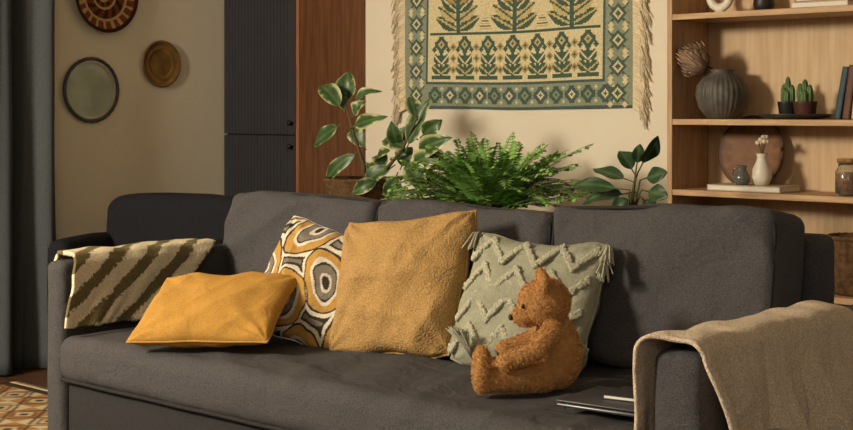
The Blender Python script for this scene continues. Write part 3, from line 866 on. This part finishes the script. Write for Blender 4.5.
d0 = at(795,115,2.33); kd = k*.95
t = thing('dish', 'shallow dark green dish carrying two small cactus pots', 'dish', (d0.x,2.33,S3))
b = MB(); rd_ = 37*kd; lathe(b, [(.001,0),(rd_*.6,0),(rd_*.9,.008),(rd_,.017),(rd_*.98,.019),(rd_*.85,.011),(rd_*.5,.006),(.001,.006)], 48); make('plate', b, M['dish'], t)
for i, (xx, yy, pm, lb) in enumerate(((788,2.34,'blackpot','small upright cactus cluster in a black pot on the dish'), (805,2.31,'rustpot','rounded small cactus in a rust coloured pot on the dish'))):
    q = at(xx,100,yy); t = thing('potted_cactus', lb, 'cactus', (q.x,yy,S3+.0065), group='cacti on the dark dish')
    rp_ = (10.5 if i == 0 else 12)*kd; hp_ = 16*kd
    b = MB(); lathe(b, [(.001,0),(rp_*.78,0),(rp_*.82,.003),(rp_,hp_*.9),(rp_*1.03,hp_),(rp_*.9,hp_),(rp_*.85,hp_*.8),(.001,hp_*.8)], 32); make('pot', b, M[pm], t)
    b = MB(); lathe(b, [(rp_*.84,hp_*.801),(rp_*.84,hp_*.86),(.001,hp_*.9)], 20); make('soil', b, M['soil'], t)
    b = MB()
    cols = ((0,0,27),(-.018,.004,20),(.018,-.004,19),(.004,-.016,14),(-.010,-.012,17)) if i == 0 else ((0,0,24),(.017,.002,19),(-.016,-.006,20),(.004,-.014,14))
    for (ox,oy,hh) in cols:
        hc = hh*kd*1.05; rc = (.011 if i == 0 else .012)
        lathe(b, [(rc*.8,hp_*.82),(rc,hp_*.82+hc*.3),(rc*.98,hp_*.82+hc*.7),(rc*.6,hp_*.82+hc*.93),(.001,hp_*.82+hc)], 32, rf=lambda g,z: 1+.13*math.cos(g*8), cen=(ox,oy,0))
    make('cactus_body', b, M['cactus'], t)

def book(name_label, x, y, z, th, hgt, dep, cov, lean=0, rotz=0, group=None, flat=False, cat='book'):
    t = thing('book', name_label, cat, (x,y,z+th*math.sin(lean)), (0, lean, rotz), group)
    def bb(x0,x1,y0,y1,z0,z1,m_,nm):
        b_ = MB(); rbox(b_, x0,x1,y0,y1,z0,z1,.0012); make(nm, b_, M[m_], t, False)
    if not flat:
        bb(0,.003,0,dep,0,hgt,cov,'cover'); bb(th-.003,th,0,dep,0,hgt,cov,'cover'); bb(.0031,th-.0031,0,.003,0,hgt,cov,'spine'); bb(.0032,th-.0032,.0035,dep-.004,.003,hgt-.003,'page','pages')
    else:
        bb(-th/2,th/2,0,dep,0,.003,cov,'cover'); bb(-th/2,th/2,0,dep,hgt-.003,hgt,cov,'cover'); bb(-th/2,-th/2+.003,.001,dep-.001,.0031,hgt-.0031,cov,'spine'); bb(-th/2+.0035,th/2-.003,.003,dep-.003,.0032,hgt-.0032,'page','pages')
    return t
q = at(834,118,2.29)
book('dark teal book leaning at the right end of the middle shelf', q.x, 2.29, S3, .022, .185, .15, 'bkteal', lean=rd(10), group='books on the middle shelf')
book('brown book leaning right of the dark teal one', q.x+.030, 2.29, S3, .026, .19, .15, 'bkbrown', lean=rd(8), group='books on the middle shelf')
book('cream book standing right of the brown leaning one', q.x+.064, 2.29, S3, .02, .18, .15, 'bkcream', lean=rd(6), group='books on the middle shelf')

q = at(720,10,2.34); t = thing('ring_ornament', 'white ceramic ring ornament on the upper shelf', 'ornament', (q.x,2.34,S4))
b = MB(); tube(b, [(.042*math.cos(a), 0, .066+.042*math.sin(a)) for a in (2*pi*i/36 for i in range(36))], .016, 14, True); make('ring', b, M['white'], t)
b = MB(); lathe(b, [(.001,0),(.026,0),(.026,.006),(.014,.012),(.012,.014)], 24); make('foot', b, M['white'], t)
q = at(820,5,2.27)
book('flat cream book lying on the upper shelf', q.x, 2.26, S4, .22, .022, .16, 'bkcream', flat=True, group='stack on the upper shelf')
book('flat tan book lying on top of the cream one', q.x+.005, 2.265, S4+.0225, .20, .026, .15, 'bktan', flat=True, group='stack on the upper shelf')
q = at(764,5,2.4); t = thing('small_pot', 'small dark pot standing behind the ring ornament', 'pot', (q.x,2.4,S4))
b = MB(); lathe(b, [(.001,0),(.03,0),(.04,.03),(.036,.07),(.03,.075),(.026,.07),(.001,.02)], 32); make('body', b, M['blackpot'], t)

q = at(746,182,2.27); bk_t = .022
book('cream hardback lying flat under the small white vase', q.x, 2.245, S2, .30, bk_t, .16, 'bkcream', flat=True)
pc = at(751,152,2.43); k2 = k
t = thing('wooden_plate', 'round brown plate with a darker rim leaning at the back of the lower shelf', 'plate', (pc.x,2.418,S2+.003), (rd(80),0,0))
rp2 = 36*k2*1.02
def pcf(g, rr, z, i):
    q = rr/rp2
    A, B = lin(118,78,46), lin(130,88,54)
    if q > .93: return lin(84,54,34)
    if q > .62: return B if (g*14/(2*pi)) % 1 < .35 else A
    return lin(122,82,48)
b = MB(); lathe(b, [(.001,0),(rp2*.6,0),(rp2*.95,.008),(rp2,.014),(rp2*.97,.016),(rp2*.94,.0145),(rp2*.85,.0115),(rp2*.74,.009),(rp2*.64,.0065),(rp2*.61,.006),(rp2*.3,.006),(.001,.006)], 112, cen=(0,rp2,0), cf=pcf); make('dish', b, M['woodpl'], t)
q = at(762,180,2.31); hz = 31*k2; rz = 9.5*k2
t = thing('bud_vase', 'small white ceramic vase standing on the flat hardback', 'vase', (q.x,2.31,S2+bk_t+.0005))
b = MB(); lathe(b, [(.001,0),(rz*.7,0),(rz,hz*.25),(rz*.95,hz*.5),(rz*.55,hz*.78),(rz*.5,hz*.9),(rz*.62,hz),(rz*.5,hz*.98),(rz*.4,hz*.8),(.001,hz*.4)], 36); make('body', b, M['white'], t)
ct = thing('cotton_stem', 'dried cotton stems in the small white vase', 'dried flower', (q.x,2.31,S2+bk_t+hz*.45))
b = MB(); b2 = MB()
for (ox,oy,oz) in ((0,0,20),(.018,-.006,17),(-.014,.004,15),(.006,.01,24)):
    e = Vector((ox,oy,hz*.55+oz*k2*.62)); tube(b, [(0,0,0),(ox*.15,oy*.15,hz*.5),e], .0016, 5)
    for a in range(4): ball(b2, e+Vector((.007*math.cos(a*1.57),.007*math.sin(a*1.57),.004)), .0085, 10, 7)
make('twigs', b, M['bark'], ct); make('bolls', b2, M['cotton'], ct)
q = at(742,180,2.285); t = thing('glass_jug', 'little smoky glass jug beside the white vase', 'jug', (q.x,2.285,S2+bk_t+.0005))
b = MB(); lathe(b, [(.001,0),(.020,0),(.029,.014),(.029,.034),(.017,.052),(.015,.064),(.021,.072),(.019,.071),(.013,.062),(.015,.051),(.026,.034),(.025,.014),(.001,.004)], 32); make('body', b, M['smoke'], t)
b = MB(); tube(b, [(-.015,0,.062),(-.034,0,.058),(-.038,0,.038),(-.027,0,.024)], .003, 8); make('handle', b, M['smoke'], t)
q = at(848,195,2.29); kj = k*.92; t = thing('glass_jar', 'glass storage jar with amber grain and cork lid, right end of lower shelf', 'jar', (q.x,2.29,S2))
b = MB(); rj = 12.5*kj; hj = 33*kj
lathe(b, [(.001,0),(rj*.92,0),(rj,.006),(rj,hj*.72),(rj*.76,hj*.88),(rj*.76,hj),(rj*.7,hj),(rj*.7,hj*.88),(rj*.93,hj*.7),(rj*.93,.008),(.001,.005)], 36); make('jar', b, M['glass'], t)
b = MB(); lathe(b, [(.001,.0055),(rj*.91,.0085),(rj*.91,hj*.66),(rj*.5,hj*.69),(.001,hj*.7)], 30); make('contents', b, M['amber'], t)
b = MB(); lathe(b, [(.001,hj*.93),(rj*.69,hj*.93),(rj*.72,hj*1.0),(rj*.86,hj*1.005),(rj*.86,hj*1.12),(.001,hj*1.13)], 30); make('lid', b, M['cork'], t)

for i, (cv, hh, th, lb) in enumerate((('bkdark',.275,.03,'black-covered upright book at the left end of the lowest shelf'), ('bkteal',.265,.026,'tall teal upright book beside the black-covered one'), ('bkdark',.285,.034,'tallest dark upright book in the low row'), ('bkbrown',.255,.028,'brown upright book ending the low row'))):
    book(lb, BX0+.03+i*.042, 2.27, S1, th, hh, .18, cv, group='books in the low row')
q = at(858,260,2.35); t = thing('basket', 'round brown wicker basket on the low shelf behind the sofa end', 'basket', (q.x,2.35,S1))
b = MB(); lathe(b, [(.001,0),(.08,0),(.092,.01),(.105,.11),(.1,.19),(.104,.2),(.1,.208),(.092,.2),(.094,.11),(.08,.02),(.001,.015)], 48, rf=lambda g,z: 1+.015*math.cos(g*28)); make('body', b, M['wicker'], t)
b = MB(); tube(b, [(.1*math.cos(a), .1*math.sin(a), .2+.004*math.sin(a*24)) for a in (2*pi*i/72 for i in range(72))], .007, 8, True); make('rim', b, M['wicker'], t)

# ================================================================ rug
def rugc(u, v):
    x, y = u*1.29*6, v*2.2*6
    fx, fy = x % 1 - .5, y % 1 - .5
    d = abs(fx)+abs(fy)
    A, B, Cc, D = lin(196,180,144), lin(130,84,48), lin(66,50,40), lin(166,124,78)
    if min(u,1-u)*1.29 < .04 or min(v,1-v)*2.2 < .04: return Cc
    if d < .14: return Cc
    if d < .26: return A
    if d < .38: return B
    if .46 < d < .56: return Cc
    return A if (int(x)+int(y)) % 2 else D
rg = thing('rug', 'patterned cream and rust rug on the floor left of the sofa', 'rug', (-.8,-.4,0))
b = MB(); sheet(b, lambda u,v: (-.645+1.29*u, -1.1+2.2*v, .005), 150, 240, rugc); o = make('pile', b, M['woven'], rg); solid(o, .008)
for s_ in (-1,1):
    b = MB()
    for k_ in range(130):
        x = -.64+1.28*k_/129; tube(b, [(x,s_*1.098,.005),(x+RN.uniform(-.006,.006),s_*1.15,.004)], .0022, 4, col=lin(206,188,150))
    make('fringe', b, M['woven'], rg)

# ================================================================ light, world, camera
def area(name, loc_, tgt, size, power, col):
    l = bpy.data.lights.new(name, 'AREA'); l.shape = 'DISK'; l.size = size; l.energy = power; l.color = col
    o = bpy.data.objects.new(name, l); COL.objects.link(o); o.location = loc_
    o.rotation_euler = (Vector(tgt)-Vector(loc_)).to_track_quat('-Z','Y').to_euler(); return o
area('window_light', (-.70,-3.1,2.2), (.8,1.7,.9), .75, 215, (1,.875,.69))
area('fill_light', (4.1,-3.4,2.3), (1.6,1.0,.6), 1.6, 28, (1,.87,.70))  # added soft fill from the right, lifts the shaded outer side of the throw
w = bpy.data.worlds.new('room_glow'); SC.world = w; w.use_nodes = True
w.node_tree.nodes['Background'].inputs[0].default_value = (1,.89,.75,1); w.node_tree.nodes['Background'].inputs[1].default_value = .17
SC.view_settings.view_transform = 'Standard'
cd = bpy.data.cameras.new('camera'); co = bpy.data.objects.new('camera', cd); COL.objects.link(co)
co.location = CAM; co.rotation_euler = (pi/2, 0, TH); cd.sensor_width = 36; cd.lens = 36*FPX/853; cd.shift_y = -105/853; cd.clip_start = .05
SC.camera = co
